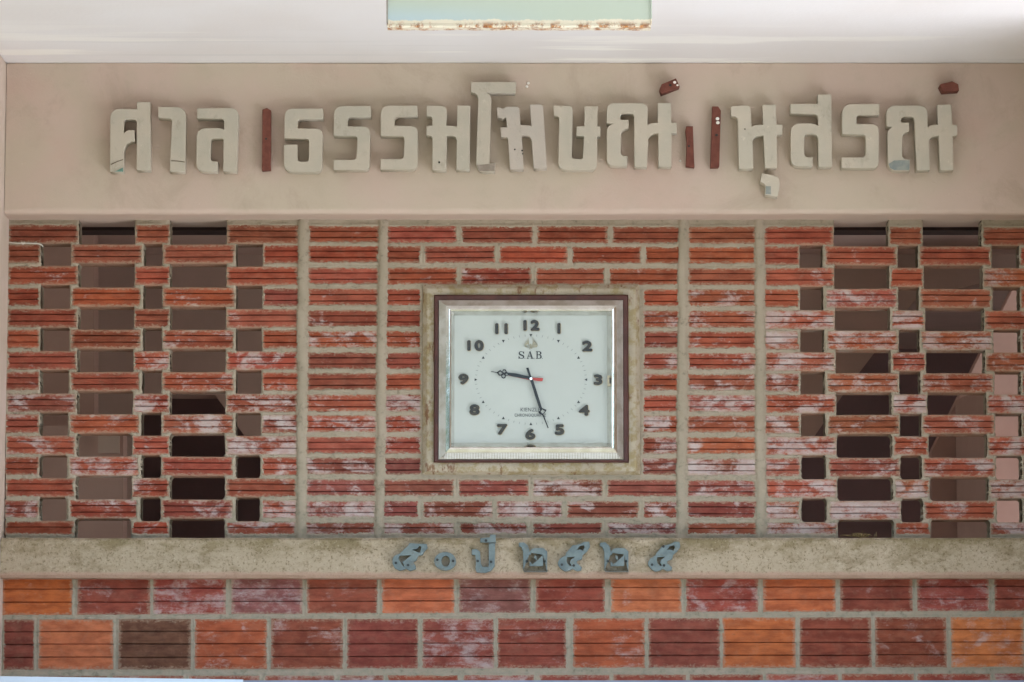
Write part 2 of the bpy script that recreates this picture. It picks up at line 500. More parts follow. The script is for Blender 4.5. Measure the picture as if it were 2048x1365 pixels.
zb = P(1024, 428, BEAM_F).z
prof = []
for k in range(6):
    t = math.radians(90 * k / 5)
    prof.append((BEAM_F + 0.012 - 0.012 * math.cos(t), zb + 0.012 - 0.012 * math.sin(t)))
prof = prof + [(0.10, zb + 0.0015), (0.10, Z_CEIL - 0.001), (BEAM_F, Z_CEIL - 0.001)]
beam = link('header_beam', profile_x(XL + 0.001, XR - 0.001, prof[::-1], 40, 0.0004), MAT_BEAM,
            label='beige plastered header beam carrying the raised Thai letters', cat='beam')
# ledge
zt, zl = P(1024, 1076, LEDGE_F).z, P(1024, 1156, LEDGE_F).z
prof = [(0.07, zl), (LEDGE_F + 0.006, zl), (LEDGE_F, zl + 0.006), (LEDGE_F, zt - 0.005), (LEDGE_F + 0.005, zt), (0.07, zt)]
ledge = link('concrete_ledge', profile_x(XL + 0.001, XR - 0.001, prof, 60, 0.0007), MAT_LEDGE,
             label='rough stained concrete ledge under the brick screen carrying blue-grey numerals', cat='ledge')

# ------------------------------------------------------------------ brickwork data (photo points)
TOP_L = [448.5, 488.5, 532, 574.6, 617, 659, 702, 743.5, 787, 828.5, 871.5, 913, 956, 999, 1042]
TOP_R = [453, 493, 536, 578, 621, 662, 705, 747, 789, 830, 873, 916, 959, 1002, 1045]
def vt(r, u):
    if r >= 15: return 1082
    t = (u - 80) / 1820
    return TOP_L[r] * (1 - t) + TOP_R[r] * t
def lerp2(a, b, r): return a + (b - a) * r / 14.0
EVEN_L = [((17, 156), (10, 147)), ((272, 338), (264, 337)), ((455, 597), (452, 592))]
EVEN_LO = [((158, 270), (150, 262)), ((340, 453), (339, 449))]
ODD_L = [((17, 79), (9, 76)), ((144, 284), (138, 275)), ((328, 469), (323, 465)), ((528, 598), (523, 593))]
ODD_LO = [((82, 142), (78, 132)), ((288, 325), (280, 321)), ((472, 526), (471, 519))]
EVEN_R = [((1529, 1666), (1533, 1674)), ((1780, 1843), (1792, 1860)), ((1966, 2106), (1982, 2110))]
EVEN_RO = [((1668, 1777), (1676, 1788)), ((1846, 1963), (1862, 1980))]
ODD_R = [((1529, 1597), (1531, 1600)), ((1650, 1792), (1660, 1801)), ((1839, 1980), (1850, 1992)), ((2041, 2106), (2049, 2110))]
ODD_RO = [((1599, 1645), (1604, 1654)), ((1795, 1835), (1803, 1847)), ((1983, 2038), (1995, 2046))]
STRIPS = [((606, 8), (601, 8)), ((766, 7.5), (759, 7)), ((1367, 8), (1362, 8.5)), ((1519, 8), (1522, 8.5))]
bricks, holes = [], []   # (u0, u1, v0, v1, row, zone)
for r in range(15):
    odd = r % 2
    spans = [(s, 'L') for s in (ODD_L if odd else EVEN_L)] + [(s, 'R') for s in (ODD_R if odd else EVEN_R)]
    spans.append((((617, 758), (611, 751)), 'C'))
    spans.append((((1377, 1511), (1373, 1513)), 'C'))
    if 3 <= r <= 11:
        spans.append((((774, 842), (768, 842)), 'C')); spans.append((((1288, 1358), (1284, 1354)), 'C'))
    elif odd:
        j = [774, 845, 995, 1139, 1287, 1360] if r < 7 else [766, 841, 990, 1130, 1282, 1355]
        spans += [(((a + 4 * (i > 0), b - 4 * (i < 4)),) * 2, 'C') for i, (a, b) in enumerate(zip(j, j[1:]))]
    else:
        j = {0: [774, 918, 1070, 1220, 1360], 2: [774, 918, 1067, 1214, 1359], 12: [767, 912, 1061, 1210, 1355], 14: [766, 914, 1060, 1209, 1355]}[r]
        spans += [(((a + 4 * (i > 0), b - 4 * (i < 3)),) * 2, 'C') for i, (a, b) in enumerate(zip(j, j[1:]))]
    for ((a0, b0), (a1, b1)), zone in spans:
        u0, u1 = lerp2(a0, a1, r), lerp2(b0, b1, r)
        v0 = vt(r, (u0 + u1) / 2)
        h = 36.0 if zone == 'C' else 38.6
        if zone == 'C': v0 += 0.8
        v1 = v0 + h
        if r == 14: v1 = min(v1, 1070)
        bricks.append((u0, u1, v0, v1, r, zone))
    for ((a0, b0), (a1, b1)) in (ODD_LO if odd else EVEN_LO) + (ODD_RO if odd else EVEN_RO):
        u0, u1 = lerp2(a0, a1, r), lerp2(b0, b1, r)
        uc = (u0 + u1) / 2
        v0 = vt(r - 1, uc) + 37.6 if r else 432
        v1 = vt(r + 1, uc) + 1.2
        holes.append((u0, u1, v0, v1))
SURR = (845, 569, 1281, 951)
LOWER = []
rowA = [(5, 144), (156, 300), (307, 451), (464, 604), (614, 755), (764, 908), (918, 1061), (1072, 1209), (1223, 1362), (1372, 1516), (1527, 1670), (1681, 1824), (1835, 1977), (1990, 2106)]
colA = 'orwgrovrowopwr'
rowB = [(8, 67), (78, 226), (238, 381), (390, 533), (543, 685), (694, 836), (845, 988), (995, 1132), (1146, 1290), (1297, 1440), (1446, 1590), (1600, 1742), (1751, 1892), (1903, 2046), (2054, 2106)]
colB = 'pokfrdwrfdodpOr'
rowC = [(5, 64), (74, 214), (226, 366), (378, 518), (530, 668), (680, 766), (776, 916), (928, 1068), (1080, 1219), (1228, 1371), (1381, 1525), (1534, 1676), (1685, 1827), (1836, 1981), (1991, 2106)]
colC = 'wrwrwgrwwrdwrrw'
for (a, b), c in zip(rowA, colA):
    t = (a + b) / 4096; LOWER.append((a, b, 1150 - 4 * t, 1230.5 - 8.5 * t, 'A', c))
for (a, b), c in zip(rowB, colB):
    t = (a + b) / 4096; LOWER.append((a, b, 1239.5 - 5 * t, 1340 - 5.5 * t, 'B', c))
for (a, b), c in zip(rowC, colC):
    t = (a + b) / 4096; LOWER.append((a, b, 1353 - 5.5 * t, 1452 - 5.5 * t, 'C', c))

# ------------------------------------------------------------------ mortar beds as a modelled relief
TAB = rng.random((256, 256))
def vn(x, y):
    xi, yi = np.floor(x).astype(int), np.floor(y).astype(int)
    fx, fy = x - xi, y - yi
    fx, fy = fx * fx * (3 - 2 * fx), fy * fy * (3 - 2 * fy)
    g = lambda i, j: TAB[(xi + i) % 256, (yi + j) % 256]
    return (g(0, 0) * (1 - fx) + g(1, 0) * fx) * (1 - fy) + (g(0, 1) * (1 - fx) + g(1, 1) * fx) * fy
def sstep(a, b, x):
    t = np.clip((x - a) / (b - a), 0, 1)
    return t * t * (3 - 2 * t)
def mortar(u0, u1, v0, v1, rects, openings, strips, step, level=1.0, ragged=3.8, blocks=(), depth=0.052, hollow=1.6, grow=0.0):
    nu, nv = int((u1 - u0) / step) + 1, int((v1 - v0) / step) + 1
    us, vs = np.linspace(u0, u1, nu), np.linspace(v0, v1, nv)
    U, V = np.meshgrid(us, vs, indexing='ij')
    S = np.full(U.shape, 60.0)
    def paint(A, r, pad, round_=0.0):
        a0, a1 = np.searchsorted(us, [r[0] - pad, r[1] + pad]); b0, b1 = np.searchsorted(vs, [r[2] - pad, r[3] + pad])
        if a1 <= a0 or b1 <= b0: return
        uu, vv = U[a0:a1, b0:b1], V[a0:a1, b0:b1]
        qx = np.abs(uu - (r[0] + r[1]) / 2) - (r[1] - r[0]) / 2 + round_
        qy = np.abs(vv - (r[2] + r[3]) / 2) - (r[3] - r[2]) / 2 + round_
        d = np.hypot(np.maximum(qx, 0), np.maximum(qy, 0)) + np.minimum(np.maximum(qx, qy), 0) - round_
        A[a0:a1, b0:b1] = np.minimum(A[a0:a1, b0:b1], d)
    for r in rects: paint(S, r, 30)
    O = np.full(U.shape, 60.0)
    for i, r in enumerate(openings):
        paint(O, r, 24, 2.5 + 4.5 * (r[3] > 880) + 2.5 * rng.random())
    n = (vn(U / 2.1, V / 2.1) - 0.5) * 2.2 + (vn(U / 12.0 + 31, V / 8.0 + 17) - 0.5) * 1.8
    s = S + n * ragged * 0.5 + 0.0 + 0.7 * sstep(605, 625, U) * sstep(1525, 1505, U)
    s = s + grow
    lowwide = sstep(900, 1080, V)
    s = s + 1.0 * lowwide * (V < 1100)
    h = level + (vn(U / 13 + 5, V / 9 + 3) - 0.5) * 2.0 + (vn(U / 3.1 + 9, V / 3.1) - 0.5) * 1.1
    h = h - 9.0 * sstep(0.0, -6.0, s) - 7.0 * sstep(-5.0, -9.0, s)
    h = h - hollow * sstep(0.5, 5.0, S + (vn(U / 5 + 2, V / 5) - 0.5) * 2)
    ov = O + (vn(U / 6 + 77, V / 6 + 8) - 0.5) * 1.6
    h = h - 3.0 * sstep(4.0, 0.0, ov)
    for (c0, w0), (c1, w1) in strips:
        t = (V - 449) / 620
        cc, ww = c0 + (c1 - c0) * t + (vn(V / 45, V * 0 + c0) - 0.5) * 4, w0 + (w1 - w0) * t
        du = (U - cc) / (ww + 1.5 + (vn(U / 3 + 3, V / 3 + c0) - 0.5) * 3.0)
        h = np.where(np.abs(du) < 1, np.maximum(h, 0) * 0.2 + 6.0 * np.sqrt(np.clip(1 - du * du, 0, 1)) + (vn(U / 9, V / 14) - 0.5) * 0.8, h)
    Oc = (ov[:-1, :-1] + ov[1:, :-1] + ov[:-1, 1:] + ov[1:, 1:]) / 4
    sc_ = np.minimum(np.minimum(S[:-1, :-1], S[1:, 1:]), np.minimum(S[1:, :-1], S[:-1, 1:]))
    openc = Oc < 0
    keep = ~openc & (np.maximum(S[:-1, :-1], S[1:, 1:]) > -13.0)
    for b in blocks:
        keep &= ~((U[:-1, :-1] > b[0] + 6) & (U[1:, 1:] < b[2] - 6) & (V[:-1, :-1] > b[1] + 6) & (V[1:, 1:] < b[3] - 6))
    # settle the rim of each opening onto its smooth outline
    gu, gv = np.gradient(ov, step)
    near = np.abs(ov) < step * 1.1
    g2 = np.maximum(gu * gu + gv * gv, 0.3)
    U2 = np.where(near, U - ov * gu / g2, U); V2 = np.where(near, V - ov * gv / g2, V)
    W = PN(U2, V2, -h * 0.001)
    idx = -np.ones(U.shape, int)
    used = np.zeros(U.shape, bool)
    for i, j in ((0, 0), (1, 0), (0, 1), (1, 1)):
        used[i:nu - 1 + i, j:nv - 1 + j] |= keep
    idx[used] = np.arange(used.sum())
    verts = W[used]
    ii, jj = np.nonzero(keep)
    q = np.stack([idx[ii, jj], idx[ii, jj + 1], idx[ii + 1, jj + 1], idx[ii + 1, jj]], -1)
    # rims
    rim = []
    for (di, dj, a, b) in ((1, 0, (1, 0), (1, 1)), (-1, 0, (0, 1), (0, 0)), (0, 1, (1, 1), (0, 1)), (0, -1, (0, 0), (1, 0))):
        ni, nj = ii + di, jj + dj
        ok = (ni >= 0) & (ni < keep.shape[0]) & (nj >= 0) & (nj < keep.shape[1])
        sel = np.zeros(len(ii), bool); sel[ok] = openc[ni[ok], nj[ok]]
        rim.append(np.stack([idx[ii[sel] + a[0], jj[sel] + a[1]], idx[ii[sel] + b[0], jj[sel] + b[1]]], -1))
    rim = np.concatenate(rim) if rim else np.zeros((0, 2), int)
    faces = q.tolist()
    if len(rim):
        ring_v = np.unique(rim)
        back = verts[ring_v].copy(); back[:, 1] = depth
        remap = -np.ones(len(verts), int); remap[ring_v] = len(verts) + np.arange(len(ring_v))
        faces += np.stack([rim[:, 0], remap[rim[:, 0]], remap[rim[:, 1]], rim[:, 1]], -1).tolist()
        verts = np.concatenate([verts, back])
    me = bpy.data.meshes.new('mortar')
    me.from_pydata(verts.tolist(), [], faces)
    me.update()
    return me

def brick_mesh(u0, u1, v0, v1, ribs, depth, pitch=None):
    """hollow-clay brick with a ribbed face"""
    a, b = P(u0, (v0 + v1) / 2), P(u1, (v0 + v1) / 2)
    zt_, zb_ = P((u0 + u1) / 2, v0).z, P((u0 + u1) / 2, v1).z
    H = zt_ - zb_
    face = random.uniform(-0.0008, 0.0008)
    prof = [(depth, zt_), (face + 0.002, zt_), (face, zt_ - 0.0015)]
    p = pitch if pitch else H / ribs
    for k in range(1, ribs):
        z = zt_ - p * k + random.uniform(-0.0006, 0.0006)
        if z < zb_ + 0.004: break
        g = random.uniform(0.0034, 0.0052)
        w = random.uniform(0.0010, 0.0015)
        prof += [(face, z + w), (face + g, z + w * 0.6), (face + g, z - w * 0.6), (face, z - w)]
    prof += [(face, zb_ + 0.0015), (face + 0.002, zb_), (depth, zb_)]
    return profile_x(a.x, b.x, prof, 2, 0.00035)

BR = {'r': lin(141, 68, 49), 'd': lin(130, 61, 45), 'p': lin(130, 66, 51), 'o': lin(182, 98, 54), 'O': lin(186, 106, 64), 'f': lin(160, 79, 50),
      'v': lin(130, 78, 70), 'g': lin(134, 78, 68), 'w': lin(142, 68, 56), 'k': lin(104, 64, 50)}
def brick_color(o, col, white, var=0.20):
    f = 1 + random.uniform(-var, var)
    g = random.uniform(0.0, 0.13)
    gray = (col[0] + col[1] + col[2]) / 3
    o.color = ((col[0] * (1 - g) + gray * g) * f, (col[1] * (1 - g) + gray * g) * f * random.uniform(0.92, 1.12), (col[2] * (1 - g) + gray * g) * f * random.uniform(0.9, 1.15), white)

# pierced brick screen
z_base = P(1024, 1076).z
screen = empty('pierced_brick_screen', (0, 0, z_base), label='red ribbed brick screen wall with pierced openings either side of the clock', cat='brick wall')
for (u0, u1, v0, v1, r, zone) in bricks:
    me = brick_mesh(u0 - 0.5, u1 + 0.5, v0, v1, 4, 0.050 if zone != 'C' else 0.045, 0.0127)
    o = link('brick', me, MAT_BRICK, screen)
    o.rotation_euler = (random.uniform(-0.006, 0.006), random.uniform(-0.006, 0.006), random.uniform(-0.006, 0.006))
    mid = (u0 + u1) / 2
    w = 0.20 + 0.30 * min(1, r / 5) + random.uniform(-0.25, 0.25)
    if mid < 300 and r < 8: w -= 0.18
    if r >= 8: w += 0.07
    if mid > 1500 and r > 1: w += 0.10
    if r < 2: w = random.uniform(0.05, 0.3)
    c = lin(147, 70, 49) if mid < 1400 else lin(153, 77, 54)
    if r >= 11 and zone == 'C': c = lin(134, 68, 56)
    brick_color(o, c, max(0.0, min(1.0, w)))
me = mortar(12, 2112, 440, 1078, [b[:4] for b in bricks], holes, STRIPS, 1.8, blocks=[SURR])
link('mortar', me, MAT_MORTAR, screen, smooth=True)
link('backing', box(P(605, 700).x, P(1522, 700).x, 0.046, 0.10, P(1024, 1078).z, P(1024, 440).z), MAT_MORTAR, screen)

# lower brick wall
lower = empty('lower_brick_wall', (0, 0, 0), label='lower wall of larger red and orange ribbed bricks below the ledge', cat='brick wall')
for (u0, u1, v0, v1, row, c) in LOWER:
    ribs = 3 if row == 'A' else 4
    if row == 'A':
        me = brick_mesh(u0 - 1, u1 + 1, v0 + 2, v1 + 1, 3, 0.045, (P(1024, v0 + 2).z - P(1024, v1 + 1).z) / 3)
    else:
        me = brick_mesh(u0 - 1, u1 + 1, v0 - 1, v1 + 1, 4, 0.045)
    o = link('brick', me, MAT_BRICK_BIG, lower)
    w = {'w': 0.6, 'g': 0.62, 'v': 0.45, 'r': 0.30, 'd': 0.15, 'p': 0.25, 'f': 0.28, 'o': 0.12, 'O': 0.42, 'k': 0.05}[c]
    brick_color(o, BR[c], w + random.uniform(-0.05, 0.08), 0.08)
me = mortar(2, 2112, 1150, 1462, [b[:4] for b in LOWER], [], [], 1.8, level=0.5, ragged=2.2, hollow=2.2, grow=-1.2)
link('mortar', me, MAT_MORTAR, lower, smooth=True)
link('backing', box(XL - 0.02, XR + 0.02, 0.046, 0.14, 0.0, P(1024, 1150).z), MAT_MORTAR, lower)
link('plinth', box(XL, XR, -0.012, 0.045, 0.0, P(1024, 1461).z), MAT_PILASTER, lower)

# mortar surround of the clock niche (part of the screen)
ro = rect(*SURR, 0.0)
ri = rect(868, 590, 1258, 926, -0.018)
ra = rect(856, 579, 1271, 941, -0.018)
sur = ring([atY(grow(ro, 0.0), 0.004), atY(grow(ro, -0.0015), -0.004), atY(grow(ra, 0.002), -0.0165), atY(grow(ra, -0.001), -0.018), atY(grow(ri, 0.0015), -0.018), ri, atY(ri, 0.03)])
link('clock_surround', sur, MAT_SURROUND, screen)

# ------------------------------------------------------------------ clock
cz = P(1062, 925, -0.03)
clock = empty('wall_clock', (cz.x, -0.02, cz.z), label='square white wall clock with chrome bezel set in the brick wall', cat='clock')
rc = rect(868.5, 590.5, 1257.5, 925.2, -0.028)
rb = rect(878, 601, 1247, 919, -0.030)
link('case', ring([atY(rc, 0.02), atY(rc, -0.026), grow(rc, -0.002), atY(grow(rb, 0.001), -0.028), atY(rb, -0.020)]), MAT_CASE, clock)
rf = rect(892, 612, 1234, 906, -0.039)
r1 = rect(898, 617.5, 1228.5, 899, -0.0425)
r2 = rect(900, 619.5, 1226.5, 897, -0.0430)
r3 = rect(902.5, 622, 1224, 894.5, -0.0412)
rn = rect(909, 631.5, 1214.5, 886, -0.024)
fl = link('bezel_flange', ring([atY(rb, -0.020), rb, rf]), MAT_SATIN, clock)
link('bezel_ridge', ring([rf, r1, r2, r3]), MAT_CHROME, clock)
link('bezel_lip', ring([r3, rn]), MAT_CHROME, clock)
# fluted strip along the bottom flange
ms = []
for k in range(112):
    t0 = (k + 0.15) / 112; t1 = (k + 0.7) / 112
    u0, u1 = 884 + (1241 - 884) * t0, 884 + (1241 - 884) * t1
    ins0 = max(0, 893 - u0, u1 - 1233)
    top, bot = 906.5 + ins0, 918
    if bot - top < 2: continue
    A = [P(u0, top, -0.0395), P(u1, top, -0.0395), P(u1, bot, -0.0318), P(u0, bot, -0.0318)]
    B = [a + Vector((0, 0.002, 0)) for a in A]
    ms.append(mesh(A + B, [(3, 2, 1, 0), (0, 1, 5, 4), (1, 2, 6, 5), (2, 3, 7, 6), (3, 0, 4, 7)]))
link('fluted_strip', join_meshes(ms), mat_simple('white_flutes', (0.86, 0.86, 0.86), None, rough=0.35, metallic=0.4, bump=0), clock)
FY = -0.0245
fr = atY(grow(rn, 0.004), FY + 0.0005)
dial = link('dial', mesh([(fr[0], fr[4], fr[1]), (fr[2], fr[4], fr[1]), (fr[2], fr[4], fr[3]), (fr[0], fr[4], fr[3])], [(0, 3, 2, 1)]), MAT_FACE, clock)
K = 3.251
def cp(x, y): return (830 + x / K, 550 + y / K)
nums = {'12': (757, 328), '1': (936, 348), '2': (1120, 463), '3': (1190, 682), '4': (1100, 880), '5': (940, 1007), '6': (750, 1037), '7': (567, 1005), '8': (387, 877), '9': (315, 678), '10': (393, 460), '11': (562, 350)}
for s, (x, y) in nums.items():
    u, v = cp(x, y)
    wide = {'12': 1.25, '10': 1.3, '11': 1.15, '1': 1.1}.get(s, 1.48)
    def bold(h, d, Y, th):
        cps = [text_mesh(s, u + d * math.cos(k * math.pi / 4) * 1.15, v + d * math.sin(k * math.pi / 4), h, Y - 0.00004 * k, th, wide, 0.0, 1.2) for k in range(8)]
        return join_meshes(cps)
    n = link('numeral', bold(18.2, 1.6, FY - 0.004, 0.004), MAT_GOLD, clock)
    eb = bold(18.2, 2.2, FY - 0.0022, 0.002); eb.transform(Matrix.Translation((0.0005, 0, -0.0006)))
    link('gilt_edge', eb, MAT_GILTEDGE, n)
trk, tri = [], []
for k in range(60):
    t = 2 * math.pi * k / 60
    sx, sy = math.sin(t), -math.cos(t)
    x, y = 753.5 + 358 * sx, 682 + 288 * sy
    if k % 5 == 0:
        q = [cp(x - 10, y - 9), cp(x + 10, y - 9), cp(x, y + 10)] if k in (0, 5, 55) else [cp(x - 10, y + 8), cp(x + 10, y + 8), cp(x, y - 10)]
        if k == 15: q = [cp(x + 8, y - 9), cp(x + 8, y + 9), cp(x - 10, y)]
        if k == 45: q = [cp(x - 8, y - 9), cp(x - 8, y + 9), cp(x + 10, y)]
        tri.append(plate([q], FY - 0.0004, 0.0003))
    else:
        ex, ey = sx * 7, sy * 7
        px, py = -sy * 1.3, sx * 1.3
        trk.append(plate([[cp(x - ex - px, y - ey - py), cp(x + ex - px, y + ey - py), cp(x + ex + px, y + ey + py), cp(x - ex + px, y - ey + py)]], FY - 0.0004, 0.0003))
link('minute_track', join_meshes(trk), MAT_TICK, dial)
link('hour_marks', join_meshes(tri), MAT_INK, dial)
# serif maker's letters
def q(x, y): return (960 + x / 9.75, 640 + y / 9.75)
S_ = [(860, 620), (862, 668), (850, 668), (835, 635), (800, 625), (778, 640), (780, 660), (855, 695), (866, 725), (850, 752), (810, 762), (775, 752), (760, 760), (752, 760), (752, 708), (764, 708), (780, 742), (810, 752), (838, 738), (836, 715), (765, 685), (752, 655), (765, 625), (800, 614), (830, 622), (848, 620)]
A_ = [(968, 615), (985, 615), (1028, 748), (1042, 750), (1042, 760), (988, 760), (988, 750), (1002, 748), (992, 715), (945, 715), (934, 748), (948, 750), (948, 760), (910, 760), (910, 750), (924, 748)]
Ah = [(949, 703), (988, 703), (968, 640)]
B_ = [(1090, 615), (1165, 615), (1195, 630), (1198, 660), (1175, 682), (1200, 700), (1205, 735), (1185, 755), (1150, 760), (1090, 760), (1090, 750), (1103, 748), (1103, 627), (1090, 625)]
Bh1 = [(1126, 627), (1155, 627), (1170, 640), (1170, 665), (1150, 677), (1126, 677)]
Bh2 = [(1126, 689), (1155, 689), (1176, 705), (1176, 732), (1155, 748), (1126, 748)]
pm = [plate([[q(*p) for p in S_]], FY - 0.0005, 0.0004), plate([[q(*p) for p in A_], [q(*p) for p in Ah]], FY - 0.0005, 0.0004),
      plate([[q(*p) for p in B_], [q(*p) for p in Bh1], [q(*p) for p in Bh2]], FY - 0.0005, 0.0004)]
for x in (875, 1055, 1218):
    pm.append(plate([[q(*p) for p in circ(x, 754, 7)]], FY - 0.0005, 0.0004))
link('lettering', join_meshes(pm), MAT_INK, dial)
for s, y, w in (('KIENZLE', 877, 0.92), ('CHRONOQUARTZ', 915, 0.80)):
    u, v = cp(750, y)
    link('lettering', text_mesh(s, u, v, 7.4, FY - 0.0005, 0.0004, w, 0.0, 1.06), MAT_SMALL, dial)
# winged emblem
em = []
for sgn in (-1, 1):
    for k in range(8):
        t = k / 7
        ang = math.radians(12 + 62 * t)
        L = 118 + 62 * t
        bx, by = 990 + sgn * 8, 548
        tx, ty = 990 + sgn * math.cos(ang) * 145, 500 - math.sin(ang) * L
        mx, my = bx + (tx - bx) * 0.55 + sgn * 30 * (1 - 0.4 * t), by + (ty - by) * 0.45 + 12
        nx, ny = 10, 8
        em.append(plate([[q(bx, by), q(mx - nx, my - ny), q(tx, ty), q(mx + nx, my + ny)]], FY - 0.0004 - 0.00002 * k, 0.0003))
em.append(plate([[q(*p) for p in circ(990, 505, 20, 40)]], FY - 0.0006, 0.0003))
em.append(plate([[q(975, 540), q(1005, 540), q(1025, 575), q(990, 560), q(955, 575)]], FY - 0.0006, 0.0003))
link('emblem', join_meshes(em), MAT_EMBLEM, dial)
# hands
HH = [(215, 1000), (330, 1020), (395, 978), (430, 1008), (455, 965), (500, 968), (520, 1012), (545, 1033), (700, 1045), (985, 1110), (985, 1165), (800, 1135), (650, 1110), (555, 1085), (505, 1098), (492, 1138), (450, 1148), (415, 1120), (412, 1092), (370, 1090), (328, 1036), (215, 1014)]
HHh = [[(362, 1036), (394, 1008), (436, 1045), (394, 1072)], [(440, 1012), (472, 982), (504, 1010), (474, 1034)], [(426, 1096), (460, 1068), (492, 1096), (460, 1128)], [(500, 1066), (520, 1044), (544, 1066), (522, 1084)]]
link('hour_hand', plate([[q(*p) for p in HH]] + [[q(*p) for p in h] for h in HHh], FY - 0.0060, 0.0008), MAT_HAND, clock)
MH = [(722, 605), (738, 603), (757, 665), (770, 690), (826, 866), (856, 878), (848, 892), (834, 905), (840, 918), (869, 995), (863, 999), (829, 914), (808, 903), (802, 893), (814, 880), (805, 862), (750, 692), (744, 672)]
MHh = [(828, 876), (845, 887), (830, 903), (817, 890)]
link('minute_hand', plate([[cp(*p) for p in MH], [cp(*p) for p in MHh]], FY - 0.0080, 0.0008), MAT_HAND, clock)
SH = [(600, 655), (745, 677), (760, 668), (833, 672), (829, 692), (800, 691), (757, 684), (742, 684)]
link('second_hand', plate([[cp(*p) for p in SH]], FY - 0.0045, 0.0006), MAT_RED, clock)
link('centre_pin', plate([[cp(*p) for p in circ(754, 676, 8)]], FY - 0.0110, 0.006), MAT_CHROME, clock)
link('clip', plate([[cp(1252, 655), cp(1276, 655), cp(1276, 668), cp(1264, 668), cp(1264, 708), cp(1276, 708), cp(1276, 724), cp(1252, 724)]], -0.037, 0.008), MAT_GILTEDGE, clock)
mg = M('clock_glass', 0.02)
tb = mg.t.nodes.new('ShaderNodeBsdfTransparent'); gl = mg.t.nodes.new('ShaderNodeBsdfGlossy'); gl.inputs['Roughness'].default_value = 0.03
mx = mg.t.nodes.new('ShaderNodeMixShader'); mx.inputs[0].default_value = 0.02
mg.t.links.new(tb.outputs[0], mx.inputs[1]); mg.t.links.new(gl.outputs[0], mx.inputs[2])
mg.t.links.new(mx.outputs[0], mg.t.nodes['Material Output'].inputs['Surface'])
g = atY(grow(r3, -0.0005), -0.0385)
link('glass_pane', mesh([(g[0], g[4], g[1]), (g[2], g[4], g[1]), (g[2], g[4], g[3]), (g[0], g[4], g[3])], [(0, 3, 2, 1)]), mg.m, clock)

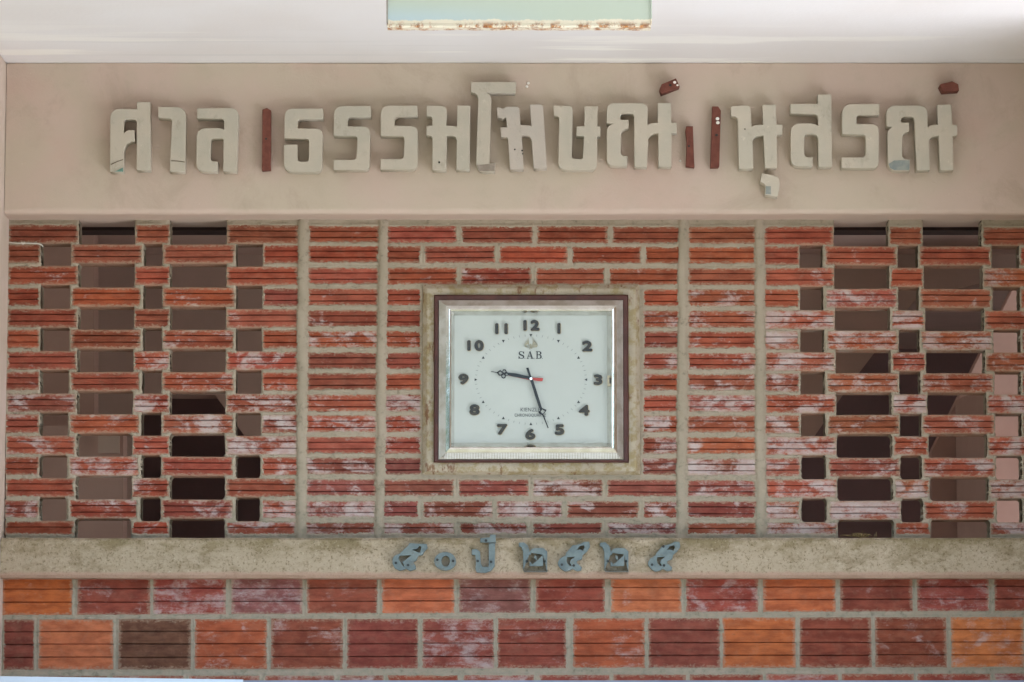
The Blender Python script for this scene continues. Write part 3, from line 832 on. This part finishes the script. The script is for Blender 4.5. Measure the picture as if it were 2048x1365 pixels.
# ------------------------------------------------------------------ raised Thai letters on the header
LT = 0.031
LF = BEAM_F - LT
def glyph(crop, pts):
    ox, oy, s = crop
    return [(ox + p[0] / s, oy + p[1] / s) + ((p[2] / s,) if len(p) > 2 else ()) for p in pts]
C1, C2, C3, C4 = (210, 180, 7.585), (380, 180, 7.585), (560, 180, 7.585), (740, 180, 7.585)
C5, C6, C7, C8 = (900, 155, 6.827), (1100, 180, 7.585), (1200, 150, 6.825), (1350, 200, 6.827)
C9, C10 = (1560, 180, 7.581), (1740, 150, 6.825)
LETTERS = [
 (C1, 'first letter from the left, grey cast Thai letter with a chipped green foot',
  [(485, 185), (685, 185), (687, 1218), (480, 1218), (482, 450, 45), (288, 445, 45), (284, 662), (310, 632), (345, 612), (445, 612), (450, 780), (395, 783), (330, 815), (298, 870), (283, 940), (278, 1245), (75, 1245), (80, 288, 140), (485, 290)]),
 (C1, 'second letter from the left, hook-topped grey Thai letter with a cracked foot',
  [(810, 260), (1228, 262, 140), (1212, 1243), (982, 1243), (1018, 438, 55), (805, 424)]),
 (C2, 'third letter from the left, grey Thai letter beside the tall brown block',
  [(110, 280), (738, 275, 120), (706, 1242), (504, 1242), (508, 735, 45), (318, 735, 45), (308, 1080, 50), (425, 1090), (415, 1238), (93, 1238, 120), (100, 580, 140), (430, 580), (485, 588), (517, 606), (515, 438, 45), (105, 435)]),
 (C3, 'grey Thai letter shaped like a closed six, right of the tall brown block',
  [(70, 285, 120), (655, 285), (655, 440), (270, 445, 45), (265, 585), (648, 590, 100), (636, 1245, 100), (58, 1245, 130), (60, 830), (265, 830), (268, 1090, 45), (435, 1090, 45), (440, 738, 50), (65, 738)]),
 (C3, 'first of the two adjoining S-shaped grey Thai letters left of centre',
  [(822, 248, 120), (1376, 245), (1378, 410), (1030, 412, 50), (1025, 555), (1368, 555, 110), (1358, 1215, 75), (810, 1215), (815, 1062), (1160, 1062, 65), (1175, 703, 50), (813, 698)]),
 (C4, 'second of the two adjoining S-shaped grey Thai letters left of centre',
  [(163, 240, 130), (718, 240), (722, 400), (376, 402, 60), (373, 545), (725, 545, 110), (722, 1210, 110), (158, 1210), (163, 1050), (512, 1050, 50), (522, 703, 45), (163, 698)]),
 (C4, 'upright grey Thai letter left of the tallest letter, with a small nail hole',
  [(862, 240), (1168, 240, 100), (1160, 545), (1230, 545), (1280, 550), (1318, 562), (1325, 240), (1524, 240), (1508, 1213), (1308, 1213), (1315, 700, 70), (1165, 695), (1156, 1222), (945, 1222), (948, 695, 45), (855, 695), (860, 545), (945, 545), (945, 402, 45), (858, 400)]),
 (C5, 'tallest grey Thai letter with a long flat top bar and dark foot',
  [(290, 65), (905, 65), (895, 212), (505, 212), (550, 250), (566, 320), (540, 1175), (620, 1172), (612, 1290), (352, 1290, 130), (387, 285), (370, 240), (330, 210), (285, 205)]),
 (C5, 'leaning grey Thai letter with a broken left arm right of the tallest letter',
  [(640, 412), (705, 418), (722, 430), (770, 402), (942, 398, 45), (965, 655), (1060, 652), (1112, 668), (1090, 372), (1245, 366), (1272, 400), (1320, 1240), (1145, 1245), (1110, 798, 70), (980, 790), (1002, 1255), (820, 1260), (790, 812, 40), (695, 815), (690, 685), (778, 680), (768, 556), (742, 552), (722, 580), (705, 556), (650, 552)]),
 (C6, 'grey Thai letter shaped like a U with a crossbar through its right stem',
  [(50, 240), (155, 240), (166, 260), (180, 240), (348, 245, 70), (330, 1045, 40), (500, 1050, 40), (516, 705), (400, 700), (405, 555), (520, 550), (525, 250), (724, 250), (720, 555), (768, 555), (765, 705), (716, 708), (712, 1165, 40), (650, 1213), (123, 1213, 120), (140, 398, 45), (60, 395)]),
 (C7, 'wide grey Thai letter under the tilted brown block',
  [(95, 385, 95), (650, 385, 95), (650, 686), (695, 662), (740, 655), (790, 655), (790, 385), (970, 385), (975, 655), (1048, 655), (1048, 790), (975, 792), (975, 1255), (800, 1255), (797, 800), (730, 803), (685, 830), (660, 872), (640, 1258), (470, 1258), (465, 525, 55), (275, 525, 60), (280, 615), (390, 615), (390, 725), (345, 738), (305, 765), (288, 800), (282, 1098, 45), (375, 1113), (370, 1243), (93, 1243, 95), (95, 740), (120, 700), (150, 680), (186, 667), (92, 660)]),
 (C8, 'grey Thai letter with a right crossbar above the small hooked fragment',
  [(765, 85), (1028, 75, 55), (1050, 368), (1090, 347), (1130, 341), (1202, 340), (1195, 70), (1375, 65), (1385, 340), (1465, 335), (1465, 470), (1388, 475), (1392, 925), (1230, 933), (1210, 485), (1130, 490), (1085, 515), (1060, 560), (1068, 938), (875, 942), (857, 230, 50), (765, 220)]),
 (C8, 'small hooked grey fragment hanging below the row of letters',
  [(1185, 1003), (1300, 1020), (1412, 1052, 35), (1430, 1150), (1420, 1240), (1400, 1325), (1228, 1298), (1238, 1185), (1222, 1150), (1195, 1132), (1165, 1122)]),
 (C9, 'grey Thai letter with a stem rising above its neighbours right of centre',
  [(160, 215), (570, 210), (575, 70), (780, 70), (786, 1165), (585, 1168), (580, 665, 95), (368, 665, 70), (368, 1020, 55), (500, 1025), (490, 1163), (163, 1163, 120), (165, 510, 130), (470, 508), (530, 520), (582, 548), (580, 365, 75), (160, 360)]),
 (C9, 'single S-shaped grey Thai letter near the right end',
  [(943, 215, 140), (1510, 215), (1506, 380), (1165, 380, 45), (1160, 520), (1503, 520, 120), (1497, 1188, 85), (933, 1183), (938, 1025), (1300, 1025, 65), (1302, 678, 45), (943, 672)]),
 (C10, 'last grey Thai letter on the right with a bare blue-grey foot',
  [(220, 420, 120), (782, 420, 110), (790, 716), (830, 688), (870, 680), (928, 680), (920, 410), (1110, 405), (1125, 685), (1190, 680), (1192, 830), (1130, 835), (1140, 1300), (960, 1300), (940, 830), (865, 838), (825, 865), (805, 905), (815, 1300), (640, 1303), (605, 570, 55), (420, 570, 65), (425, 650), (535, 650), (535, 770), (480, 792), (450, 825), (440, 870), (440, 1140, 45), (545, 1160), (540, 1310), (248, 1310, 120), (240, 790), (262, 745), (302, 710), (230, 705)]),
]
TINT = [1.0, 1.0, 1.0, 1.0, 1.0, 1.0, 1.0, 0.99, 1.0, 1.02, 1.04, 1.1, 1.12, 1.09, 1.1, 1.04]
lets = []
for (crop, label, pts), t in zip(LETTERS, TINT):
    o = link('wall_letter', plate([glyph(crop, pts)], LF, LT, 0.0007), MAT_LETTER, label=label, cat='letter', group='raised Thai letters on the header beam')
    o.color = (t, t, t * 0.995, 1)
    lets.append(o)
lets[8].color = (0.99, 0.98, 1.03, 1)
PF = LF - 0.0008
link('bare_patch', plate([glyph(C1, [(150, 1240), (275, 1178), (275, 1243)])], PF, 0.0006), MAT_GREEN, lets[0], label='exposed green patch')
link('crack', plate([glyph(C1, [(88, 1125), (180, 1085), (276, 1052), (276, 1064), (180, 1097), (88, 1142)])], PF, 0.0006), MAT_CRACK, lets[0])
link('crack', plate([glyph(C1, [(1005, 1070), (1090, 1075), (1210, 1090), (1210, 1102), (1090, 1087), (1005, 1084)])], PF, 0.0006), MAT_CRACK, lets[1])
link('bare_patch', plate([glyph(C10, [(255, 1215), (330, 1170), (440, 1165), (541, 1168), (536, 1300), (330, 1300), (275, 1270)])], PF, 0.0006), MAT_BLUEGREY, lets[15], label='bare blue-grey foot')
link('bare_patch', plate([glyph(C8, [(1240, 1180), (1310, 1180), (1310, 1290), (1236, 1285)])], PF, 0.0006), MAT_BLUEGREY, lets[12])
link('bare_patch', plate([glyph(C5, [(365, 1200), (480, 1190), (612, 1180), (606, 1284), (400, 1284)])], PF, 0.0006), mat_simple('grimy_foot', lin(138, 126, 114), lin(158, 146, 132), 50, 0.8), lets[7], label='grimy darker foot')
for i, c, (x, y), rad in ((6, C4, (1050, 1100), 16), (8, C5, (885, 985), 12), (8, C5, (985, 1000), 13), (8, C5, (992, 1045), 10), (11, C8, (955, 400), 10)):
    link('nail_hole', plate([glyph(c, circ(x, y, rad, n=8))], PF, 0.0006), MAT_SCREW, lets[i])

# brown-red blocks where letters fell off
ST = 0.020
STICKS = [
 (C2, 'tall brown-red block between the third and fourth letters', [(1098, 300), (1165, 274), (1226, 310), (1222, 1212), (1090, 1222)], ST),
 (C7, 'tilted brown-red block with white dabs above the wide letter', [(842, 128), (1037, 48), (1087, 158), (838, 254), (815, 190)], 0.034),
 (C8, 'short brown-red block standing right of the wide letter', [(155, 362), (245, 360), (258, 730), (266, 918), (150, 905), (158, 715), (160, 560), (143, 420)], ST),
 (C8, 'tall brown-red block with two white dabs in its upper half', [(510, 90), (590, 90), (627, 148), (605, 905), (592, 918), (484, 920)], ST),
 (C10, 'small crumbled brown-red block above the last letter', [(952, 140), (975, 122), (1060, 105), (1122, 88), (1205, 128), (1215, 212), (1000, 226), (985, 205)], 0.034),
]
stk = []
for crop, label, pts, th in STICKS:
    stk.append(link('brown_block', plate([glyph(crop, pts)], BEAM_F - th, th, 0.0008), MAT_STICK, label=label, cat='block', group='brown-red blocks left where letters fell off'))
def dab(crop, x, y, r, parent, Y, mat=MAT_WHITEDAB):
    link('adhesive_dab' if mat is MAT_WHITEDAB else 'nail_hole', plate([glyph(crop, circ(x, y, r, r * 0.85, 10))], Y - 0.0015, 0.0014, 0.0004), mat, parent)
dab(C8, 580, 258, 26, stk[3], BEAM_F - ST); dab(C8, 585, 312, 26, stk[3], BEAM_F - ST)
dab(C7, 1020, 102, 22, stk[1], BEAM_F - 0.034); dab(C7, 1058, 142, 16, stk[1], BEAM_F - 0.034)
dab(C8, 568, 480, 20, stk[3], BEAM_F - ST, MAT_SCREW); dab(C8, 190, 632, 16, stk[2], BEAM_F - ST, MAT_SCREW)
dab(C2, 1155, 742, 18, stk[0], BEAM_F - ST, MAT_SCREW); dab(C7, 960, 142, 18, stk[1], BEAM_F - 0.034, MAT_SCREW)
for (c, x, y, r) in ((C5, 1070, 78, 20), (C5, 1048, 125, 20), (C8, 72, 832, 16)):
    link('adhesive_dab', plate([glyph(c, circ(x, y, r, r * 0.9, 9))], BEAM_F - 0.003, 0.0029, 0.0008), MAT_WHITEDAB, beam)

# ------------------------------------------------------------------ blue-grey numerals on the ledge
NT = 0.014
NF = LEDGE_F - NT
N1, N2, N4 = (770, 1065, 12.8), (920, 1060, 12.8), (1210, 1065, 12.8)
five_o = [(1100, 770), (1160, 665), (1300, 590), (1320, 520), (1420, 405), (1480, 330), (1560, 330), (1670, 300), (1780, 240), (1910, 245), (1925, 380), (1850, 490), (1745, 580), (1720, 690), (1600, 730), (1590, 790), (1650, 840), (1722, 900), (1700, 975), (1600, 995), (1480, 935), (1400, 985), (1290, 1005), (1180, 935), (1110, 840)]
five_h = [[(1345, 640), (1545, 622), (1440, 700), (1408, 780), (1460, 850), (1425, 870), (1345, 800), (1325, 720)], [(1590, 450), (1665, 355), (1770, 335), (1790, 390), (1745, 480), (1690, 440)]]
one5_o = [(190, 680), (235, 600), (380, 540), (490, 430), (590, 340), (630, 275), (840, 290), (1070, 300), (1092, 400), (1000, 500), (960, 575), (850, 612), (800, 720), (720, 760), (780, 850), (792, 940), (640, 992), (540, 932), (470, 962), (370, 982), (250, 922), (190, 800)]
one5_h = [[(370, 602), (670, 587), (560, 680), (445, 760), (505, 872), (460, 860), (390, 762), (350, 680)], [(690, 445), (830, 420), (872, 345), (928, 380), (900, 520), (840, 512)]]
two_o = [(1200, 1086), (1210, 1085), (1218, 1091), (1222, 1103), (1226, 1098.5), (1232, 1096.5), (1249, 1096.5), (1257, 1103), (1257, 1144), (1212, 1144), (1209, 1140), (1208.5, 1103), (1204.5, 1094), (1200, 1093)]
two_h = [[(1248, 1111), (1248, 1132), (1222, 1132), (1222, 1124), (1227, 1130), (1238, 1121)], [(1232, 1111), (1235, 1114), (1235.5, 1120), (1231.5, 1117)], [(1222, 1103.5), (1225, 1106), (1223.5, 1110), (1222, 1109)]]
two_s = [(1216, 1123), (1252, 1123)]
sh = lambda pts, d: [(p[0] + d, p[1]) for p in pts]
NUMS = [
 ('first blue-grey Thai numeral from the left, paint-smeared and curled', glyph(N1, one5_o), [glyph(N1, h) for h in one5_h], glyph(N1, [(278, 785), (590, 840)])),
 ('small ring-shaped blue-grey Thai zero on the ledge', glyph(N1, circ(1540, 740, 282, 238, 18)), [glyph(N1, circ(1552, 740, 108, 140, 14))], glyph(N1, [(1340, 705), (1742, 735)])),
 ('tall blue-grey Thai letter with a flag overlapping the top of the ledge', glyph(N2, [(300, 505), (420, 490), (515, 560), (535, 870), (580, 948), (735, 948), (735, 345), (902, 345), (888, 930), (800, 1050), (650, 1102), (430, 1092), (392, 1000), (412, 800), (385, 642), (300, 640)]), [], glyph(N2, [(455, 800), (795, 822)])),
 ('first box-shaped blue-grey Thai two, fourth character from the left', sh(two_o, -162.5), [sh(h, -162.5) for h in two_h], sh(two_s, -162.5)),
 ('curled blue-grey Thai five between the two box-shaped numerals', sh(glyph(N4, five_o), -180.5), [sh(glyph(N4, h), -180.5) for h in five_h], sh(glyph(N4, [(1205, 830), (1510, 850)]), -180.5)),
 ('second box-shaped blue-grey Thai two, sixth character from the left', two_o, two_h, two_s),
 ('last curled blue-grey Thai five at the right end of the numerals', glyph(N4, five_o), [glyph(N4, h) for h in five_h], glyph(N4, [(1205, 830), (1510, 850), (1495, 365)])),
]
nums_o = []
for label, o_, hs, scs in NUMS:
    o = link('ledge_numeral', plate([o_] + hs, NF, NT, 0.0005), MAT_NUM, label=label, cat='numeral', group='blue-grey Thai numerals on the ledge')
    nums_o.append(o)
    for (u, v) in scs:
        link('screw', plate([circ(u, v, 2.7, n=10)], NF - 0.0006, 0.0005), MAT_SCREW, o)
fl_ = link('vowel_sign', plate([glyph(N2, [(515, 212), (760, 192), (765, 120), (915, 125), (915, 325), (520, 325)])], NF - 0.001, NT - 0.002, 0.001), MAT_NUM, nums_o[2])
link('screw', plate([glyph(N2, circ(665, 275, 36, n=10))], NF - 0.0018, 0.0006), MAT_SCREW, fl_)

# ------------------------------------------------------------------ hanging sign at the top
def mat_sign():
    m = M('pale_sign_paint', 0.35, 0.4)
    s = m.sep()
    Ys = -0.9
    xa, xb = P(775, 20, Ys).x, P(1300, 20, Ys).x
    za, zb_ = P(1024, 57, Ys).z, P(1024, 0, Ys).z
    f = m.math('MULTIPLY', m.ramp(s[0], xb - 0.12, xa, 0, 1), m.ramp(s[2], za + 0.055, za + 0.012))
    c = m.mix(f, lin(196, 208, 194)[:3], lin(190, 210, 216)[:3])
    c = m.mix(m.ramp(m.noise(90, 3, 0.7), 0.70, 0.74, 0, 0.6), c, lin(120, 120, 90)[:3])
    n = m.noise(26, 6, 0.75, m.map((1, 1, 0.6)))
    e = m.math('ADD', s[2], m.math('MULTIPLY', n, -0.016))
    lip = m.ramp(e, za + 0.0085, za + 0.006)
    c = m.mix(lip, c, lin(240, 232, 212)[:3])
    rn1 = m.noise(34, 6, 0.8, m.map((1, 1, 0.5), (3, 1, 2)))
    low = m.ramp(s[2], za + 0.016, za + 0.002)
    rust = m.math('MULTIPLY', low, m.ramp(rn1, 0.46, 0.58))
    c = m.mix(rust, c, m.mix(m.ramp(m.noise(160, 4, 0.7), 0.4, 0.6), lin(196, 132, 70)[:3], lin(140, 84, 44)[:3]))
    m.color(c)
    m.bump(n, 0.15, 0.001)
    return m.m
SY = -0.9
a, b = P(776, 56, SY), P(1300, -60, SY)
sign = empty('hanging_sign', (0.5 * (a.x + b.x), SY, a.z), label='pale green hanging metal sign with a rusty bottom edge, cut off at the top', cat='sign')
MS = mat_sign()
link('panel', box(a.x, b.x, SY, SY + 0.02, a.z + 0.001, b.z), MS, sign)
link('bottom_lip', profile_x(a.x - 0.001, b.x + 0.001, [(SY + 0.022, a.z), (SY - 0.003, a.z), (SY - 0.004, a.z + 0.003), (SY - 0.0005, a.z + 0.008), (SY + 0.022, a.z + 0.008)], 30, 0.0005), MS, sign)
link('side_lip', box(a.x - 0.003, a.x - 0.0005, SY - 0.003, SY + 0.022, a.z + 0.009, b.z), MAT_SATIN, sign)
link('side_lip', box(b.x + 0.0005, b.x + 0.003, SY - 0.003, SY + 0.022, a.z + 0.009, b.z), MS, sign)
for x in (a.x + 0.06, b.x - 0.06):
    link('hanger_rod', tube([(x, SY + 0.01, b.z - 0.01), (x, SY + 0.01, Z_CEIL + 0.001)], 0.004), MAT_SATIN, sign)

# ------------------------------------------------------------------ small things
pr = P(1024, 1361, -0.16)
link('metal_rail', profile_x(XL - 0.2, XR + 0.2, [(-0.16, pr.z - 0.05), (-0.16, pr.z - 0.003), (-0.157, pr.z), (-0.125, pr.z), (-0.125, pr.z - 0.05)], 2), MAT_RAIL,
     label='bluish metal rail along the bottom edge of the picture', cat='rail')
p0, p1 = P(-60, 1352, -0.19), P(486, 1359.5, -0.19)
bd = mesh([(p0.x, -0.19, p0.z - 0.12), (p1.x, -0.19, p0.z - 0.12), (p1.x, -0.19, p1.z), (p0.x, -0.19, p0.z), (p0.x, -0.175, p0.z - 0.12), (p1.x, -0.175, p0.z - 0.12), (p1.x, -0.175, p1.z), (p0.x, -0.175, p0.z)],
          [(0, 1, 2, 3), (7, 6, 5, 4), (3, 2, 6, 7), (0, 3, 7, 4), (1, 5, 6, 2), (0, 4, 5, 1)])
link('white_board', bd, MAT_BOARD, label='glossy white board edge at the bottom left corner', cat='board')
pts = [P(18, 485, -0.003), P(34, 487, -0.005), P(48, 486.5, -0.006), P(62, 487, -0.005), P(78, 488, -0.005), P(84, 491, -0.003), P(86, 494, 0.01)]
wire = link('thin_cord', tube(pts, 0.0012), MAT_WIRE, label='thin white cord tied across the upper left bricks', cat='cord')
link('knot', tube([P(43, 486, -0.008), P(46, 487.5, -0.009), P(50, 486, -0.008)], 0.0025), MAT_WIRE, wire)
ms = []
for k in range(46):
    u = random.gauss(1722, 13); v = 1074 - abs(random.gauss(0, 2.5))
    c = P(u, v, random.uniform(-0.045, 0.02)); d = Vector((random.uniform(-1, 1), random.uniform(-1, 1), random.uniform(-0.2, 0.5))).normalized() * random.uniform(0.004, 0.012)
    ms.append(tube([c - d, c + Vector((0, 0, 0.002)), c + d], 0.0006, 4))
link('straw_tuft', join_meshes(ms), MAT_STRAW, label='little tuft of straw debris lying on the ledge in a pierced opening', cat='debris')

# ------------------------------------------------------------------ the dim room behind the screen
RB = 2.3
room = dict(kind='structure')
link('room_ceiling', box(-2.2, 2.2, 0.16, 4.3, Z_CEIL - 0.03, Z_CEIL - 0.002), MAT_ROOM, **room)
link('room_floor', box(-2.2, 2.2, 0.15, 4.4, 0.0, 0.06), MAT_ROOM, **room)
link('room_wall_left', box(-2.3, -2.2, 1.7, 4.4, 0.0, Z_CEIL - 0.003), MAT_ROOMPINK, **room)
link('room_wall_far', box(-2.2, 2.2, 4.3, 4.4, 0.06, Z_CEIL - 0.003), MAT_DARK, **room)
link('room_wall_right', box(2.2, 2.3, 1.6, 4.4, 0.0, Z_CEIL - 0.003), MAT_ROOMPINK, **room)
link('front_wall_left', box(-2.2, XL - 0.301, 0.0, 0.15, 0.0, Z_CEIL - 0.003), MAT_PILASTER, **room)
link('front_wall_right', box(XR + 0.301, 2.2, 0.0, 0.15, 0.0, Z_CEIL - 0.003), MAT_PILASTER, **room)
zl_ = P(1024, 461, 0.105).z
link('soffit_shade', box(XL, XR, 0.105, 0.17, zl_, Z_CEIL - 0.035), mat_simple('soffit_shade_brown', lin(74, 58, 54), lin(60, 48, 46), 12, 0.8), **room)  # added dark strip standing in for the shade behind the beam soffit
# partition with two sloping dark openings
def room_poly(name, pts, mat, Y=RB):
    A = [P(u, v, Y) for u, v in pts]
    B = [p + Vector((0, 0.02 if 'panel' in name else 0.10, 0)) for p in A]
    n = len(A)
    f = [tuple(range(n))[::-1], tuple(range(n, 2 * n))] + [(i, (i + 1) % n, n + (i + 1) % n, n + i) for i in range(n)]
    link(name, mesh(A + B, f), mat, kind='structure')
room_poly('room_partition', [(-300, 300), (2350, 300), (2350, 560), (1990, 560), (1830, 600), (1700, 770), (1600, 915), (1560, 1000), (1560, 1700), (560, 1700), (560, 1000), (520, 915), (430, 790), (275, 790), (275, 1700), (-300, 1700)], MAT_ROOM)
room_poly('sloped_wall', [(2035, 560), (2400, 560), (2400, 1700), (1863, 1700), (1863, 905)], MAT_ROOMPINK, 1.8)  # pink wall piece with a sloping upper edge
xa, xb = P(1912, 900, 1.79).x, P(1984, 900, 1.45).x
zlo, zhi = 0.06, P(1912, 784, 1.6).z
link('room_pier', mesh([(x, y, z) for z in (zlo, zhi) for x, y in ((xa, 1.79), (xb, 1.45), (xb, 1.79))], [(0, 1, 4, 3), (1, 2, 5, 4), (2, 0, 3, 5), (2, 1, 0), (3, 4, 5)]), MAT_ROOMPINK, **room)
room_poly('room_parapet', [(-200, 852), (246, 852), (246, 1700), (-200, 1700)], MAT_ROOMPINK, 1.7)
room_poly('parapet_panel', [(196, 872), (238, 872), (238, 906), (196, 906)], MAT_ROOM, 1.68)
room_poly('room_post', [(-200, 420), (188, 420), (188, 1700), (-200, 1700)], MAT_ROOMPINK, 1.9)

# ------------------------------------------------------------------ trees around the forecourt, mirrored in the chrome
m_leaf = M('sunlit_leaves', 0.6, 0.3)
m_leaf.color(m_leaf.mix(m_leaf.ramp(m_leaf.noise(2.5, 3, 0.6), 0.35, 0.65), (0.035, 0.075, 0.02), (0.10, 0.15, 0.03)))
N = 14000
side = rng.random(N)
ang = rng.uniform(-2.75, -0.4, N)
rad = rng.uniform(15, 19, N)
cx, cy, czz = rad * np.cos(ang), rad * np.sin(ang) - 2.0, 0.2 + 7.0 * rng.random(N) ** 0.8 * (0.75 + 0.25 * np.sin(ang * 9))
d1 = rng.normal(size=(N, 3)); d1 /= np.linalg.norm(d1, axis=1)[:, None]
d2 = np.cross(d1, rng.normal(size=(N, 3))); d2 /= np.linalg.norm(d2, axis=1)[:, None]
c = np.stack([cx, cy, czz], -1)
sz = rng.uniform(0.2, 0.45, N)[:, None]
v = np.stack([c - d1 * sz, c + d2 * sz * 0.5, c + d1 * sz, c - d2 * sz * 0.5], 1).reshape(-1, 3)
link('tree_belt', mesh(v.tolist(), np.arange(N * 4).reshape(-1, 4).tolist()), m_leaf.m, kind='stuff', label='belt of leafy trees around the forecourt')
